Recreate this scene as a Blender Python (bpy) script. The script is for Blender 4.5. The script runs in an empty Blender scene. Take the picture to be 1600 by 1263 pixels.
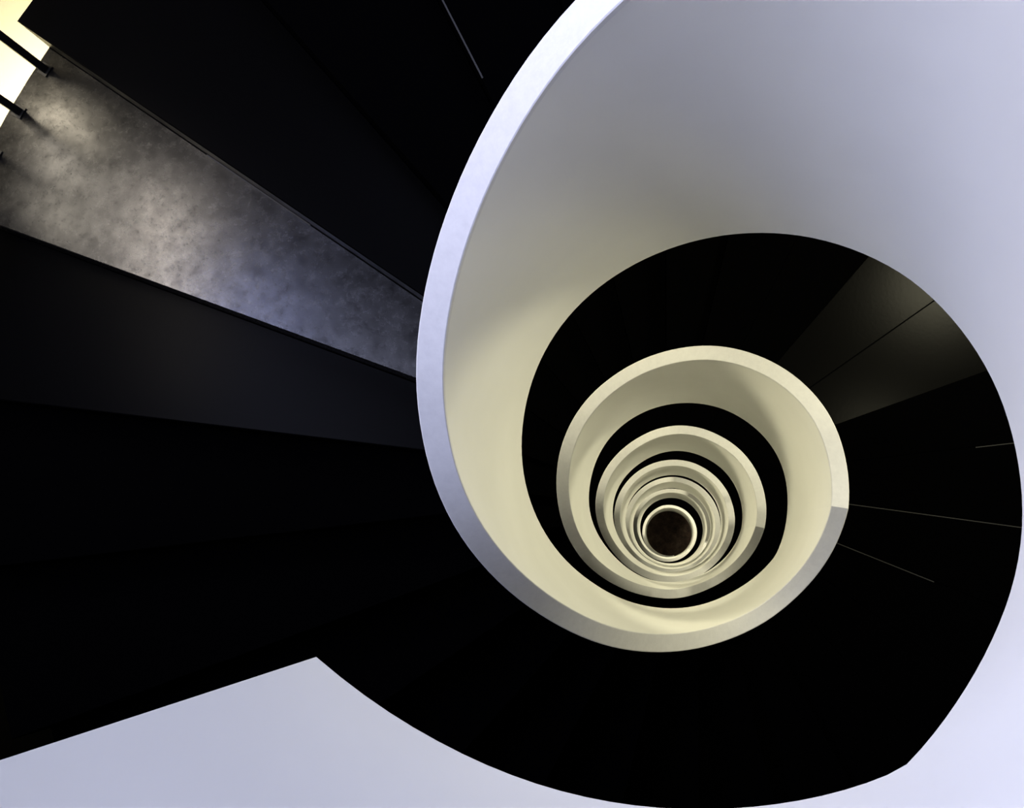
import bpy, bmesh, math, random
from mathutils import Vector, Matrix

# ------------------------------------------------------------------ camera, world, light, exposure
U = 0.85                      # metres per well radius
Z0 = 41.6 * U                 # camera height above the bottom floor
AX = (0.135 * U, 0.412 * U)   # axis of the stairwell in plan, camera stands at the origin
def pt(r, deg, d):
    """Cylinder coordinates about the well: radius and depth below the camera in well radii."""
    a = math.radians(deg)
    return Vector((AX[0] + U * r * math.cos(a), AX[1] - U * r * math.sin(a), Z0 - U * d))

scene = bpy.context.scene
col = scene.collection
M = [[0.9858681532264222, -0.025603978399386114, -0.16555488740610386],
     [0.0, 0.9882511779828062, -0.1528385069790863],
     [0.1675230863311799, 0.1506786166173554, 0.9742853637617451]]
def cam_axis(k, s=1):
    return Vector((s * M[0][k], -s * M[1][k], -s * M[2][k]))
cd = bpy.data.cameras.new('camera')
cd.sensor_width = 36.0
cd.lens = 1400 / 1600 * 36.0
cd.clip_start = 0.02
cam = bpy.data.objects.new('camera', cd)
col.objects.link(cam)
X, Y, Zb = cam_axis(0), cam_axis(1, -1), cam_axis(2, -1)
cam.matrix_world = Matrix(((X.x, Y.x, Zb.x, 0), (X.y, Y.y, Zb.y, 0), (X.z, Y.z, Zb.z, Z0), (0, 0, 0, 1)))
scene.camera = cam

w = bpy.data.worlds.new('world')
scene.world = w
w.use_nodes = True
w.node_tree.nodes['Background'].inputs[0].default_value = (0.55, 0.55, 0.8, 1)
w.node_tree.nodes['Background'].inputs[1].default_value = 0.02

scene.view_settings.view_transform = 'Standard'
scene.view_settings.look = 'None'
scene.view_settings.gamma = 1
scene.view_settings.use_curve_mapping = False
scene.view_settings.exposure = 0.0

def area(name, loc, target, sx, sy, power, color):
    l = bpy.data.lights.new(name, 'AREA')
    l.shape = 'RECTANGLE'; l.size = sx; l.size_y = sy; l.energy = power; l.color = color
    o = bpy.data.objects.new(name, l); col.objects.link(o)
    o.location = loc
    o.rotation_euler = (Vector(target) - Vector(loc)).to_track_quat('-Z', 'Z').to_euler()
    return o
def lamp(name, loc, r, power, color):
    l = bpy.data.lights.new(name, 'POINT')
    l.shadow_soft_size = r; l.energy = power; l.color = color
    o = bpy.data.objects.new(name, l); col.objects.link(o); o.location = loc
    return o

BLUE = (0.66, 0.70, 1.0)
WARM = (1.0, 0.93, 0.64)
# stair window high upper left, plus unseen daylight added for the right faces
area('daylight_area', pt(4.8, -104, -1.2), pt(0, 0, 1.2), 2.6, 2.6, 265, BLUE)
area('daylight_area', pt(4.8, -178, -2.2), pt(0, 0, 1.2), 2.2, 2.6, 350, BLUE)
# the lower part of the same window strip, seen as the sheen on the worn tread
area('window_strip_daylight', pt(4.5, -160.5, 0.45), pt(1.8, -157, 3.0), 0.22, 1.2, 46, (0.45, 0.52, 1.0))
area('window_strip_warm', pt(4.5, -158.5, 2.0), pt(1.8, -156, 4.2), 0.22, 1.4, 46, (1.0, 0.89, 0.76))
# compact lamp outside the railing, low over the treads
lamp('niche_lamp', pt(4.9, -149.4, 3.3), 0.06, 14, (1.0, 0.88, 0.66))
area('niche_fill_strip', pt(4.75, -154.5, 3.1), pt(1.8, -156, 4.3), 0.2, 0.7, 9, (1.0, 0.9, 0.74))  # added unseen strip, brightens the outer end of the glossy tread
lamp('niche_floor_lamp', pt(4.75, -156.0, 4.9), 0.08, 12, (1.0, 0.9, 0.68))
# unseen bluish light over the well, added as fill
area('skylight_fill', pt(0.0, 0, -5.5), pt(0, 0, 0), 3.6, 3.6, 120, (0.74, 0.76, 1.0))
# warm lamps under every flight; the last pair is added to lift the copings
for k in range(8):
    lamp('flight_light', pt(4.3, -150, 5.4 + 5.15 * k), 0.4, 560, WARM)
    lamp('flight_light', pt(4.1, -40, 5.2 + 5.15 * k), 0.4, 350, WARM)
    lamp('flight_light', pt(3.8, 15, 5.3 + 5.15 * k), 0.4, 80, WARM)
    lamp('flight_light', pt(2.5, -20, 4.9 + 5.15 * k), 0.3, 75, WARM)
# unseen low light added for the glare on the second flight's first steps
lamp('step_glare_light', pt(3.5, -397, 7.4), 0.05, 4, WARM)

# ------------------------------------------------------------------ measured profile of the helix
RAIL=[(-96,2.045),(-102,2.148),(-108,2.251),(-114,2.36),(-120,2.476),(-126,2.596),(-132,2.714),(-138,2.831),(-144,2.943),(-150,3.051),(-156,3.154),(-162,3.251),(-168,3.348),(-174,3.451),(-180,3.556),(-186,3.659),(-192,3.775),(-198,3.907),(-204,4.064),(-210,4.24),(-216,4.429),(-222,4.627),(-228,4.824),(-234,5.011),(-240,5.193),(-246,5.388),(-252,5.597),(-258,5.808),(-264,6.007),(-270,6.189),(-276,6.356),(-282,6.498),(-288,6.604),(-294,6.682),(-300,6.731),(-306,6.772),(-312,6.784),(-318,6.761),(-324,6.713),(-330,6.654),(-336,6.59),(-342,6.528),(-350.455,6.436),(-360,6.451),(-366,6.456),(-372,6.455),(-378,6.451),(-384,6.456),(-390,6.475),(-396,6.507),(-402,6.547),(-408,6.593),(-414,6.647),(-420,6.705),(-426,6.766),(-432,6.831),(-438,6.906),(-444,6.991),(-450,7.078),(-456,7.162),(-462,7.24),(-468,7.315),(-474,7.387),(-480,7.453),(-486,7.506),(-492,7.557),(-498,7.611),(-504,7.674),(-510,7.748),(-516,7.827),(-522,7.914),(-528,8.017),(-534,8.118),(-540,8.22),(-546,8.318),(-552,8.423),(-558,8.535),(-564,8.676),(-570,8.858),(-576,9.108),(-582,9.425),(-588,9.769),(-594,10.13),(-600,10.48),(-606,10.83),(-612,11.15),(-618,11.39),(-624,11.61),(-630,11.84),(-636,12.09),(-642,12.34),(-648,12.51),(-654,12.6),(-660,12.61),(-666,12.57),(-672,12.48),(-678,12.35),(-684,12.22),(-690,12.09),(-696,11.95),(-702,11.82),(-707.883,11.7),(-714,11.67),(-720,11.64),(-726,11.63),(-732,11.62),(-738,11.61),(-744,11.6),(-750,11.6),(-756,11.61),(-762,11.63),(-768,11.67),(-774,11.71),(-780,11.75),(-786,11.77),(-792,11.79),(-798,11.82),(-804,11.86),(-810,11.92),(-816,12),(-822,12.08),(-828,12.18),(-834,12.27),(-840,12.35),(-846,12.4),(-852,12.43),(-858,12.46),(-864,12.47),(-870,12.5),(-876,12.53),(-882,12.58),(-888,12.65),(-894,12.75),(-900,12.88),(-906,13.07),(-912,13.31),(-918,13.59),(-924,13.9),(-930,14.21),(-936,14.5),(-942,14.76),(-948,15.01),(-954,15.24),(-960,15.44),(-966,15.64),(-972,15.82),(-978,16),(-984,16.17),(-990,16.34),(-996,16.51),(-1002,16.69),(-1008,16.87),(-1014,17.06),(-1020,17.23),(-1026,17.35),(-1032,17.41),(-1038,17.41),(-1044,17.36),(-1050,17.27),(-1056.58,17.15),(-1062,17.08),(-1068,17.01),(-1074,16.93),(-1080,16.89),(-1086,16.88),(-1092,16.87),(-1098,16.86),(-1104,16.81),(-1110,16.81),(-1116,16.81),(-1122,16.81),(-1128,16.81),(-1134,16.81),(-1140,16.81),(-1146,16.81),(-1152,16.81),(-1158,16.84),(-1164,16.87),(-1170,16.91),(-1176,16.95),(-1182,16.98),(-1188,17.02),(-1194,17.06),(-1200,17.09),(-1206,17.11),(-1212,17.14),(-1218,17.16),(-1224,17.18),(-1230,17.2),(-1236,17.24),(-1242,17.29),(-1248,17.36),(-1254,17.45),(-1260,17.59),(-1266,17.75),(-1272,17.95),(-1278,18.18),(-1284,18.43),(-1290,18.69),(-1296,18.97),(-1302,19.25),(-1308,19.52),(-1314,19.78),(-1320,20.03),(-1326,20.25),(-1332,20.44),(-1338,20.61),(-1344,20.77),(-1350,20.91),(-1356,21.03),(-1362,21.14),(-1368,21.23),(-1374,21.32),(-1380,21.35),(-1386,21.35),(-1392,21.35),(-1398,21.35),(-1404,21.35),(-1410.38,21.35),(-1416,21.35),(-1422,21.35),(-1428,21.35),(-1434,21.35),(-1440,21.35),(-1446,21.35),(-1452,21.35),(-1458,21.35),(-1464,21.35),(-1470,21.35),(-1476,21.35),(-1482,21.35),(-1488,21.35),(-1494,21.35),(-1500,21.35),(-1506,21.35),(-1512,21.35),(-1518,21.35),(-1524,21.35),(-1530,21.4),(-1536,21.49),(-1542,21.57),(-1548,21.66),(-1554,21.74),(-1560,21.8),(-1566,21.86),(-1572,21.89),(-1578,21.91),(-1584,21.91),(-1590,21.91),(-1596,21.91),(-1602,21.91),(-1608,21.91),(-1614,21.93),(-1620,21.96),(-1626,22),(-1632,22.06),(-1638,22.12),(-1644,22.19),(-1650,22.27),(-1656,22.36),(-1662,22.46),(-1668,22.57),(-1674,22.68),(-1680,22.81),(-1686,22.94),(-1692,23.08),(-1698,23.23),(-1704,23.39),(-1710,23.55),(-1716,23.72),(-1722,23.89),(-1728,24.07),(-1734,24.25),(-1740,24.44),(-1746,24.64),(-1752,24.83),(-1758,25.03),(-1764,25.24),(-1770,25.44),(-1776,25.65),(-1782,25.67),(-1790.78,25.67),(-1800,25.67),(-1806,25.67),(-1812,25.67),(-1818,25.67),(-1824,25.67),(-1830,25.67),(-1836,25.67),(-1842,25.67),(-1848,25.67),(-1854,25.67),(-1860,25.67),(-1866,25.72),(-1872,25.82),(-1878,25.93),(-1884,26.02),(-1890,26.1),(-1896,26.19),(-1902,26.27),(-1908,26.35),(-1914,26.43),(-1920,26.51),(-1926,26.6),(-1932,26.69),(-1938,26.8),(-1944,26.91),(-1950,27.06),(-1956,27.22),(-1962,27.41),(-1968,27.61),(-1974,27.84),(-1980,28.1),(-1986,28.37),(-1992,28.67),(-1998,28.98),(-2004,29.32),(-2010,29.67),(-2016,30.05),(-2022,30.44),(-2028,30.85),(-2034,31.28),(-2040,31.72),(-2046,32.18),(-2052,32.64),(-2058,33.12),(-2064,33.6),(-2070,34.09),(-2076,34.58),(-2082,35.07),(-2088,35.55),(-2094,36.01),(-2100,36.45),(-2106,36.87),(-2112,37.25),(-2118,37.46),(-2124,37.46),(-2130,37.46),(-2136,37.46),(-2142,37.46),(-2148,37.46),(-2154,37.46),(-2160,37.46),(-2166,37.46),(-2172,37.46),(-2178,37.46),(-2184,37.46),(-2190,37.46),(-2196,37.46),(-2202,37.46),(-2208,37.46),(-2214,37.46),(-2220,37.46),(-2226,37.46),(-2232,37.46),(-2238,37.46),(-2244,37.46),(-2250,37.46),(-2256,37.46),(-2262,37.48),(-2268,37.74),(-2274,38),(-2280,38.23),(-2286,38.41),(-2292,38.55),(-2298,38.65),(-2304,38.68),(-2310,38.68),(-2316,38.68),(-2322,38.68),(-2328,38.68),(-2334,38.68),(-2340,38.68),(-2346,38.69),(-2352,38.76),(-2358,38.86),(-2364,38.99),(-2370,39.15),(-2376,39.34),(-2382,39.54),(-2388,39.74),(-2394,39.95),(-2400,40.16),(-2406,40.37),(-2412,40.58),(-2418,40.79),(-2424,40.99),(-2430,41.2),(-2436,41.41),(-2442,41.62),(-2448,41.83),(-2454,42.04),(-2460,42.25)]
BASE=[(144,1.604),(138,1.679),(132,1.753),(126,1.825),(120,1.892),(114,1.956),(108,2.018),(102,2.076),(96,2.129),(90,2.173),(84,2.208),(78,2.234),(72,2.256),(67.2661,2.274),(60,2.417),(54,2.528),(48,2.626),(42,2.713),(36,2.79),(30,2.862),(24,2.933),(18,3.005),(12,3.075),(6,3.141),(0,3.201),(-6,3.257),(-12,3.313),(-18,3.368),(-24,3.422),(-30,3.475),(-36,3.53),(-42,3.594),(-48,3.662),(-54,3.732),(-60,3.804),(-66,3.879),(-72,3.956),(-78,4.033),(-84,4.111),(-90,4.188),(-96,4.265),(-102,4.339),(-108,4.412),(-114,4.483),(-120,4.555),(-126,4.63),(-132,4.71),(-138,4.797),(-144,4.89),(-150,4.99),(-156,5.097),(-162,5.205),(-168,5.312),(-174,5.423),(-180,5.541),(-186,5.673),(-192,5.82),(-198,5.983),(-204,6.167),(-210,6.373),(-216,6.603),(-222,6.85),(-228,7.087),(-234,7.3),(-240,7.509),(-246,7.732),(-252,7.952),(-258,8.152),(-264,8.333),(-270,8.497),(-276,8.641),(-282,8.767),(-288,8.872),(-294,8.943),(-300,8.968),(-306,8.936),(-312,8.862),(-318,8.769),(-324,8.669),(-328.001,8.601),(-336,8.672),(-342,8.717),(-348,8.749),(-354,8.763),(-360,8.759),(-366,8.741),(-372,8.721),(-378,8.711),(-384,8.719),(-390,8.743),(-396,8.778),(-402,8.821),(-408,8.868),(-414,8.913),(-420,8.958),(-426,9.012),(-432,9.073),(-438,9.135),(-444,9.194),(-450,9.251),(-456,9.307),(-462,9.364),(-468,9.422),(-474,9.479),(-480,9.536),(-486,9.596),(-492,9.661),(-498,9.736),(-504,9.825),(-510,9.926),(-516,10.03),(-522,10.14),(-528,10.23),(-534,10.32),(-540,10.42),(-546,10.57),(-552,10.77),(-558,11.03),(-564,11.33),(-570,11.63),(-576,11.92),(-582,12.17),(-588,12.38),(-594,12.56),(-600,12.74),(-606,12.92),(-612,13.09),(-618,13.24),(-624,13.39),(-630,13.53),(-636,13.67)]
JOINTS = [-350.46, -707.88, -1056.58, -1410.4, -1790.8, -2150.8]
KB = [67.266, -328.0]
PANEL = 0.109            # parapet thickness in well radii
R_TREAD = 4.31           # outer end of the treads

def sampler(pts, kinks):
    """Smooth curve through the points; slope breaks stay sharp."""
    n = len(pts)
    sl = []
    for i in range(n - 1):
        sl.append((pts[i + 1][1] - pts[i][1]) / (pts[i + 1][0] - pts[i][0]))
    def tang(i, side):
        if i == 0: return sl[0]
        if i == n - 1: return sl[-1]
        if any(abs(pts[i][0] - k) < 0.6 for k in kinks):
            return sl[i - 1] if side < 0 else sl[i]
        return 0.5 * (sl[i - 1] + sl[i])
    def f(a):
        if a >= pts[0][0]: return pts[0][1] + sl[0] * (a - pts[0][0])
        if a <= pts[-1][0]: return pts[-1][1]
        lo, hi = 0, n - 1
        while hi - lo > 1:
            m = (lo + hi) // 2
            if pts[m][0] >= a: lo = m
            else: hi = m
        h = pts[hi][0] - pts[lo][0]
        t = (a - pts[lo][0]) / h
        m0, m1 = tang(lo, 1) * h, tang(hi, -1) * h
        return ((2*t**3 - 3*t**2 + 1) * pts[lo][1] + (t**3 - 2*t**2 + t) * m0
                + (-2*t**3 + 3*t**2) * pts[hi][1] + (t**3 - t**2) * m1)
    return f

base_in = sampler(BASE, KB)
top_lead = [(a, base_in(a) - 2.24) for a in (141, 120, 100, 85, 70, 55, 40, 20, 0, -20, -40, -60, -78)]
RAIL = top_lead + RAIL
rail = sampler(RAIL, JOINTS)
HB = [(-618, 2.2), (-810, 2.25), (-1170, 2.38), (-1530, 2.5), (-1890, 3.15), (-2100, 3.7), (-2250, 4.3), (-2460, 4.6)]
def lin(p, a):
    if a >= p[0][0]: return p[0][1]
    for (x0, y0), (x1, y1) in zip(p, p[1:]):
        if a >= x1: return y0 + (y1 - y0) * (a - x0) / (x1 - x0)
    return p[-1][1]
def base(a):
    if a > -600: return base_in(a)
    b = rail(a) + lin(HB, a)
    if a > -624:
        t = (-600 - a) / 24
        b = base_in(a) * (1 - t) + b * t
    return min(b, 41.6)

# ------------------------------------------------------------------ materials
def mat(name, color, rough=0.6, spec=0.3):
    m = bpy.data.materials.new(name); m.use_nodes = True
    b = m.node_tree.nodes['Principled BSDF']
    b.inputs['Base Color'].default_value = (*color, 1)
    b.inputs['Roughness'].default_value = rough
    b.inputs['Specular IOR Level'].default_value = spec
    return m, m.node_tree, b
def noise(nt, scale, detail=4, rough=0.55, vec=None):
    n = nt.nodes.new('ShaderNodeTexNoise')
    n.inputs['Scale'].default_value = scale; n.inputs['Detail'].default_value = detail
    n.inputs['Roughness'].default_value = rough
    if vec is None:
        g = nt.nodes.new('ShaderNodeNewGeometry'); vec = g.outputs['Position']
    nt.links.new(vec, n.inputs['Vector'])
    return n
def ramp(nt, src, stops):
    r = nt.nodes.new('ShaderNodeValToRGB')
    while len(r.color_ramp.elements) < len(stops): r.color_ramp.elements.new(0.5)
    for e, (p, c) in zip(r.color_ramp.elements, stops):
        e.position = p; e.color = (*c, 1) if len(c) == 3 else c
    nt.links.new(src, r.inputs[0]); return r
def grain(nt, b, scale, strength, dist=0.002):
    n = noise(nt, scale, 5)
    bp = nt.nodes.new('ShaderNodeBump'); bp.inputs['Strength'].default_value = strength
    bp.inputs['Distance'].default_value = dist
    nt.links.new(n.outputs[0], bp.inputs['Height']); nt.links.new(bp.outputs[0], b.inputs['Normal'])

m_wall, nt, b = mat('white_plaster', (0.86, 0.86, 0.84), 0.75, 0.15)
n = noise(nt, 1.7, 3)
r = ramp(nt, n.outputs[0], [(0.3, (0.69, 0.69, 0.66)), (0.7, (0.73, 0.73, 0.70))])
nt.links.new(r.outputs[0], b.inputs['Base Color']); grain(nt, b, 60, 0.12)

m_cope, nt, b = mat('pale_coping', (0.74, 0.74, 0.74), 0.6, 0.25)
n = noise(nt, 26, 6, 0.7)
r = ramp(nt, n.outputs[0], [(0.3, (0.585, 0.585, 0.585)), (0.65, (0.645, 0.645, 0.64))])
nt.links.new(r.outputs[0], b.inputs['Base Color']); grain(nt, b, 90, 0.2)

m_tread, nt, b = mat('black_stone', (0.0005, 0.0005, 0.0006), 0.5, 0.0)
grain(nt, b, 40, 0.15)
m_glare, nt, b = mat('black_stone_glare', (0.0012, 0.0012, 0.0013), 0.26, 0.03)  # same black stone, lightened and glossed where glare falls on the treads
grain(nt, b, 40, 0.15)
m_faint_glare, nt, b = mat('black_stone_faint_glare', (0.0007, 0.0007, 0.0008), 0.34, 0.011)  # same black stone again, with a weaker glare put into the material
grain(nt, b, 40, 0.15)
m_edge_light, nt, b = mat('edge_light_grey', (0.022, 0.022, 0.022), 0.6, 0.1)  # pale tone stands in for light caught on tread edges

m_worn_glare, nt, b = mat('worn_glare_dark_stone', (0.02, 0.02, 0.021), 0.4, 0.35)  # real wear, plus tone and gloss raised above other treads to carry glare
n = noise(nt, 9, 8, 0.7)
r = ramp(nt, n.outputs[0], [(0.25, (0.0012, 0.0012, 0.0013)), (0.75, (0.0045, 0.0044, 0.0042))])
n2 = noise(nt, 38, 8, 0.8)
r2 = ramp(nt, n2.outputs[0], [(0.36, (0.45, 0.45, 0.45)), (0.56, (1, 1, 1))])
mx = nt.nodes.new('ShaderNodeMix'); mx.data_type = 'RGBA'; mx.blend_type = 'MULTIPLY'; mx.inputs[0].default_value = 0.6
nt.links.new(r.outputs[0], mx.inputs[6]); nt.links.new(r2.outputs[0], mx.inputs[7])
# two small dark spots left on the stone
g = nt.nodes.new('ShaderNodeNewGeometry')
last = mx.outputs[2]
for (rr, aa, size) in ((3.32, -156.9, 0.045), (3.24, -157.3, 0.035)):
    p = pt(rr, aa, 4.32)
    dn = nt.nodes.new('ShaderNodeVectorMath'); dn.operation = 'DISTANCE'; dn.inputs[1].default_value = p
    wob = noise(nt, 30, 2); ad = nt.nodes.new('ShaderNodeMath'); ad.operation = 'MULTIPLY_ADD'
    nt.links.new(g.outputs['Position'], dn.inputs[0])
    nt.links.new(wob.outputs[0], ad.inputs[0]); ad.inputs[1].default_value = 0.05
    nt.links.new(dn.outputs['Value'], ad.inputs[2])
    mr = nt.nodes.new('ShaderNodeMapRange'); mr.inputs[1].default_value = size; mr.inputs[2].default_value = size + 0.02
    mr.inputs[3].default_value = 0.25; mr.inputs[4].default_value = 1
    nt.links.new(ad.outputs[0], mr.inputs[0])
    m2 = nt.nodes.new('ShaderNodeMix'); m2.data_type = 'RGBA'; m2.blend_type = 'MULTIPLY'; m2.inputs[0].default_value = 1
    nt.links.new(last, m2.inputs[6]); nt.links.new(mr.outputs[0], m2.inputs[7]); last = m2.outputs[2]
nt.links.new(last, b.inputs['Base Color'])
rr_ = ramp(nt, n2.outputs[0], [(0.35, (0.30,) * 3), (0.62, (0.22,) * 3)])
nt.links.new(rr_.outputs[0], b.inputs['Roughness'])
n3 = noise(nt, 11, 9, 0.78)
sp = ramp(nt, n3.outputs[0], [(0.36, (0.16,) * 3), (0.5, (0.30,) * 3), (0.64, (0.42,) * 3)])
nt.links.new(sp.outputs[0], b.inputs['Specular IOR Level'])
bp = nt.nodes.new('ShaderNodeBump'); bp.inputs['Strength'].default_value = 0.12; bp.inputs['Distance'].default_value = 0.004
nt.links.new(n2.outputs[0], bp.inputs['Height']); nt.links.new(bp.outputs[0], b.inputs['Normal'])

m_post, nt, b = mat('black_steel', (0.004, 0.004, 0.004), 0.4, 0.3)
m_niche, nt, b = mat('cream_plaster', (0.12, 0.108, 0.084), 0.8, 0.1); grain(nt, b, 50, 0.1)
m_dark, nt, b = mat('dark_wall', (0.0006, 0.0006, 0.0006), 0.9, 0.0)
m_floor, nt, b = mat('brown_mottled_floor', (0.02, 0.015, 0.012), 0.7, 0.1)
n = noise(nt, 3.2, 8, 0.75)
r = ramp(nt, n.outputs[0], [(0.35, (0.004, 0.003, 0.003)), (0.52, (0.03, 0.018, 0.014)), (0.72, (0.06, 0.05, 0.04))])
nt.links.new(r.outputs[0], b.inputs['Base Color'])

# ------------------------------------------------------------------ builders
def link(name, bm, m, parent=None, smooth=False, kind=None):
    bmesh.ops.recalc_face_normals(bm, faces=bm.faces)
    me = bpy.data.meshes.new(name); bm.to_mesh(me); bm.free()
    me.materials.append(m)
    if smooth:
        me.shade_smooth()
        me.set_sharp_from_angle(angle=math.radians(22))
    o = bpy.data.objects.new(name, me); col.objects.link(o)
    if parent: o.parent = parent
    if kind: o['kind'] = kind
    return o
def sweep(a0, a1, r0, r1, top, bot, step=3.0, bevel=0.0):
    """A wall swept about the well from azimuth a0 down to a1."""
    n = max(2, int(round((a0 - a1) / step)))
    bm = bmesh.new(); prev = None
    for i in range(n + 1):
        a = a0 + (a1 - a0) * i / n
        t, bb = top(a), bot(a)
        if bevel:
            pr = [(r0, bb), (r0, t + bevel), (r0 + bevel, t), (r1 - bevel, t), (r1, t + bevel), (r1, bb)]
        else:
            pr = [(r0, bb), (r0, t), (r1, t), (r1, bb)]
        ring = [bm.verts.new(pt(r, a, z)) for r, z in pr]
        if prev:
            for j in range(len(ring)):
                k = (j + 1) % len(ring)
                bm.faces.new((prev[j], prev[k], ring[k], ring[j]))
        else: bm.faces.new(ring)
        prev = ring
    bm.faces.new(prev[::-1])
    return bm

# ------------------------------------------------------------------ setting
bm = bmesh.new()
bmesh.ops.create_cone(bm, cap_ends=True, segments=64, radius1=6.2 * U, radius2=6.2 * U, depth=0.2)
for v in bm.verts: v.co += Vector((AX[0], AX[1], -0.1))
link('floor', bm, m_floor, kind='structure')
link('wall_outer', sweep(-168, -468, 5.6, 5.8, lambda a: -9, lambda a: 41.6, 6), m_dark, smooth=True, kind='structure')
link('wall_niche', sweep(-108, -168, 5.1, 5.3, lambda a: -9, lambda a: 41.6, 3), m_niche, smooth=True, kind='structure')

# ------------------------------------------------------------------ staircase
stair = bpy.data.objects.new('spiral_staircase', None); col.objects.link(stair)
stair.location = (0, 0, 0)
stair['category'] = 'staircase'
stair['label'] = 'white-walled spiral staircase with black stone treads winding down around an open well'

cuts = [141.5] + JOINTS + [-2460]
COPE = 0.03
for i, (a0, a1) in enumerate(zip(cuts, cuts[1:])):
    p = link('parapet', sweep(a0, a1, 1.0, 1.0 + PANEL, lambda a: rail(a) + COPE, base), m_wall, stair, smooth=True)
    link('coping', sweep(a0, a1, 0.998, 1.002 + PANEL, rail, lambda a: rail(a) + COPE, bevel=0.004), m_cope, p, smooth=True)

# tread nosings over one turn (azimuth of each riser)
NOSE = [-144.35, -158.7]
NOSE += [-158.7 - 13.72 * i for i in range(1, 14)]
NOSE += [-351.5, -366.0, -379.2, -394.5, -408.5, -421.8, -435.2, -448.6, -462.0, -475.3, -489.8]
SKEW = -6.8            # the risers run tangent to a small circle about the axis
turn = [n for n in NOSE]
edges = []
for k in range(-1, 7):
    edges += [n - 360 * k for n in turn]
edges = sorted((e for e in edges if -2440 < e < 142), reverse=True)
if True:
    # walking level follows the handrail but never climbs back up
    level = []
    run_ = -9
    for a0, a1 in zip(edges, edges[1:]):
        am = 0.5 * (a0 + a1)
        v = sum(rail(am + o) for o in (-8, -4, 0, 4, 8)) / 5 + 1.2
        run_ = max(run_, v)
        if abs((am % 360) - (-386.8 % 360)) < 2: run_ = run_ + 0.12
        level.append(run_)
RISE = 0.2
FAINT_GLARE = (-130, -158.7)
GLARE = (-379.2, -394.5)
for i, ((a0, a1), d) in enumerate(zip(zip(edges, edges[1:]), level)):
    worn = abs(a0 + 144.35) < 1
    nxt = level[i + 1] if i + 1 < len(level) else d + RISE
    thick = max(0.12, nxt - d + 0.06)
    ri, n = 1.002 + PANEL, 5
    gap = 0.0
    bm = bmesh.new()
    rings = []
    for dd, ch in ((d, 0.006), (d + 0.006, 0.0), (d + thick, 0.0)):
        rad = [(ri, 0)] ; ring = []
        for r_, rev in ((ri, False), (R_TREAD, True)):
            g_ = math.degrees((gap + ch) / r_)
            aa = [a0 + SKEW / r_ - g_ + (a1 - a0 + 2 * g_) * j / n for j in range(n + 1)]
            if rev: aa = aa[::-1]
            ring += [bm.verts.new(pt(r_ + (-ch if rev else ch), a, dd)) for a in aa]
        rings.append(ring)
    bm.faces.new(rings[0]); bm.faces.new(rings[-1][::-1])
    for r0_, r1_ in zip(rings, rings[1:]):
        for j in range(len(r0_)):
            k = (j + 1) % len(r0_)
            bm.faces.new((r0_[j], r1_[j], r1_[k], r0_[k]))
    t = link('tread', bm, m_worn_glare if worn else m_faint_glare if any(abs(a0 - x) < 1.5 for x in FAINT_GLARE) else m_glare if any(abs(a0 - x) < 1 for x in GLARE) else m_tread, stair)
    if worn: t['label'] = 'worn scratched dark stone tread with a sheen'

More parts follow.
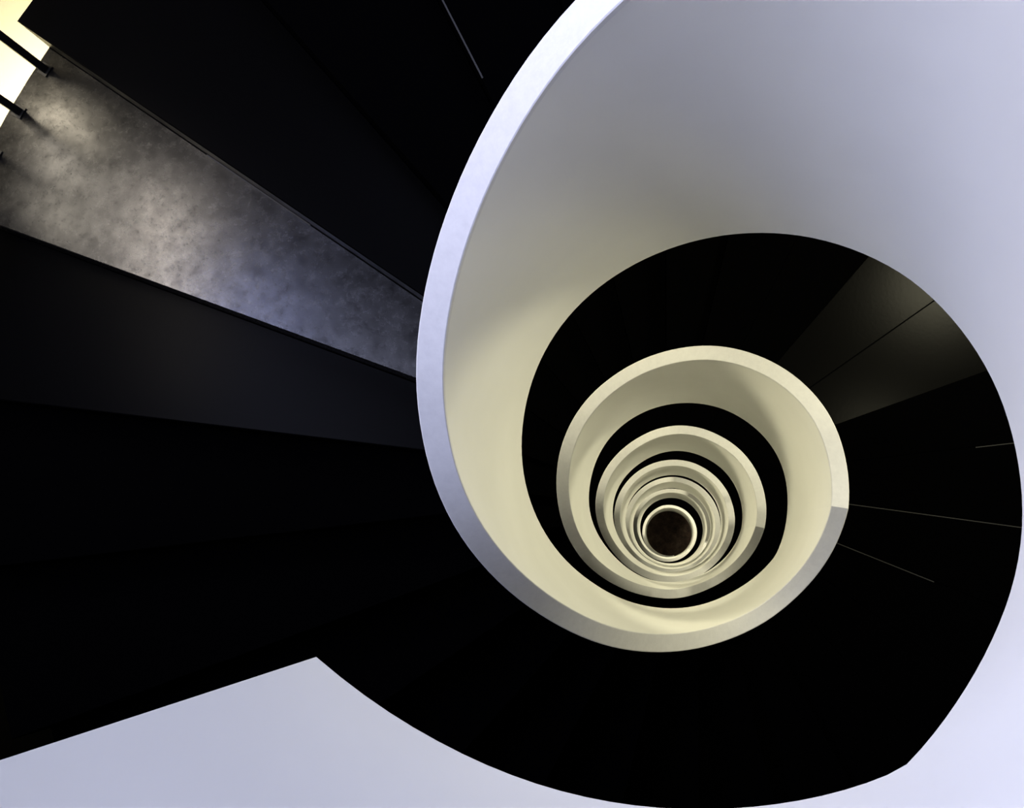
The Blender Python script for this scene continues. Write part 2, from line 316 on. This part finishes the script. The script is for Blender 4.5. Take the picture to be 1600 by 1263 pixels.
# thin added bars, paler to draw the lit lines along some tread edges
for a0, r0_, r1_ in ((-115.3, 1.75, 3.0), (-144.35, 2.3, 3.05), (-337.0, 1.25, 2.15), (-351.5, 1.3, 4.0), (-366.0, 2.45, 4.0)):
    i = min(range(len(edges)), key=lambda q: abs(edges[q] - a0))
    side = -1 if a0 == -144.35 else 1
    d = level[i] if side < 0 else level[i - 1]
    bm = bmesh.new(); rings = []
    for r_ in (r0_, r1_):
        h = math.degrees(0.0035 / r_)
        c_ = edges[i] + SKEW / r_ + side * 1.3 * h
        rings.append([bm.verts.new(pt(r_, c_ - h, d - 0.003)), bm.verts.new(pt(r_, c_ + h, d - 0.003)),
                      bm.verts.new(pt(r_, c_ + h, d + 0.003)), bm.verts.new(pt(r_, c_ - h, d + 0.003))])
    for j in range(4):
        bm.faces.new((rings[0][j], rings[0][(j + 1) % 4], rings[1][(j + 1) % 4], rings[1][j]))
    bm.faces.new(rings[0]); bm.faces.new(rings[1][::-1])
    link('edge_highlight', bm, m_edge_light, stair)

# ------------------------------------------------------------------ railing along the outer edge of the treads
rail_root = bpy.data.objects.new('outer_railing', None); col.objects.link(rail_root)
rail_root['category'] = 'railing'
rail_root['label'] = 'slim black steel railing posts along the outer edge of the sheeny worn tread'
def level_at(a):
    for (e0, e1), d in zip(zip(edges, edges[1:]), level):
        if e0 + SKEW / 4.2 >= a > e1 + SKEW / 4.2: return d
    return level[-1]
R_POST = 4.24
for k in range(6):
    a = -147.6 - 3.85 * k
    d = level_at(a)
    bm = bmesh.new()
    bmesh.ops.create_cube(bm, size=1)
    h = 0.95
    for v in bm.verts: v.co = Vector((v.co.x * 0.036, v.co.y * 0.036, v.co.z * h))
    bmesh.ops.rotate(bm, verts=bm.verts, matrix=Matrix.Rotation(-math.radians(a), 3, 'Z'))
    bmesh.ops.translate(bm, verts=bm.verts, vec=pt(R_POST, a, d) + Vector((0, 0, h / 2)))
    post = link('post', bm, m_post, rail_root)
    bm = bmesh.new(); bmesh.ops.create_cube(bm, size=1)
    for v in bm.verts: v.co = Vector((v.co.x * 0.06, v.co.y * 0.06, v.co.z * 0.008))
    bmesh.ops.rotate(bm, verts=bm.verts, matrix=Matrix.Rotation(-math.radians(a), 3, 'Z'))
    bmesh.ops.translate(bm, verts=bm.verts, vec=pt(R_POST, a, d) + Vector((0, 0, 0.004)))
    link('foot_plate', bm, m_post, post)
link('handrail', sweep(-147.0, -167.6, R_POST - 0.03, R_POST + 0.03, lambda a: level_at(-150) - 1.14 + 0.0145 * (-150 - a), lambda a: level_at(-150) - 1.09 + 0.0145 * (-150 - a)), m_post, rail_root)
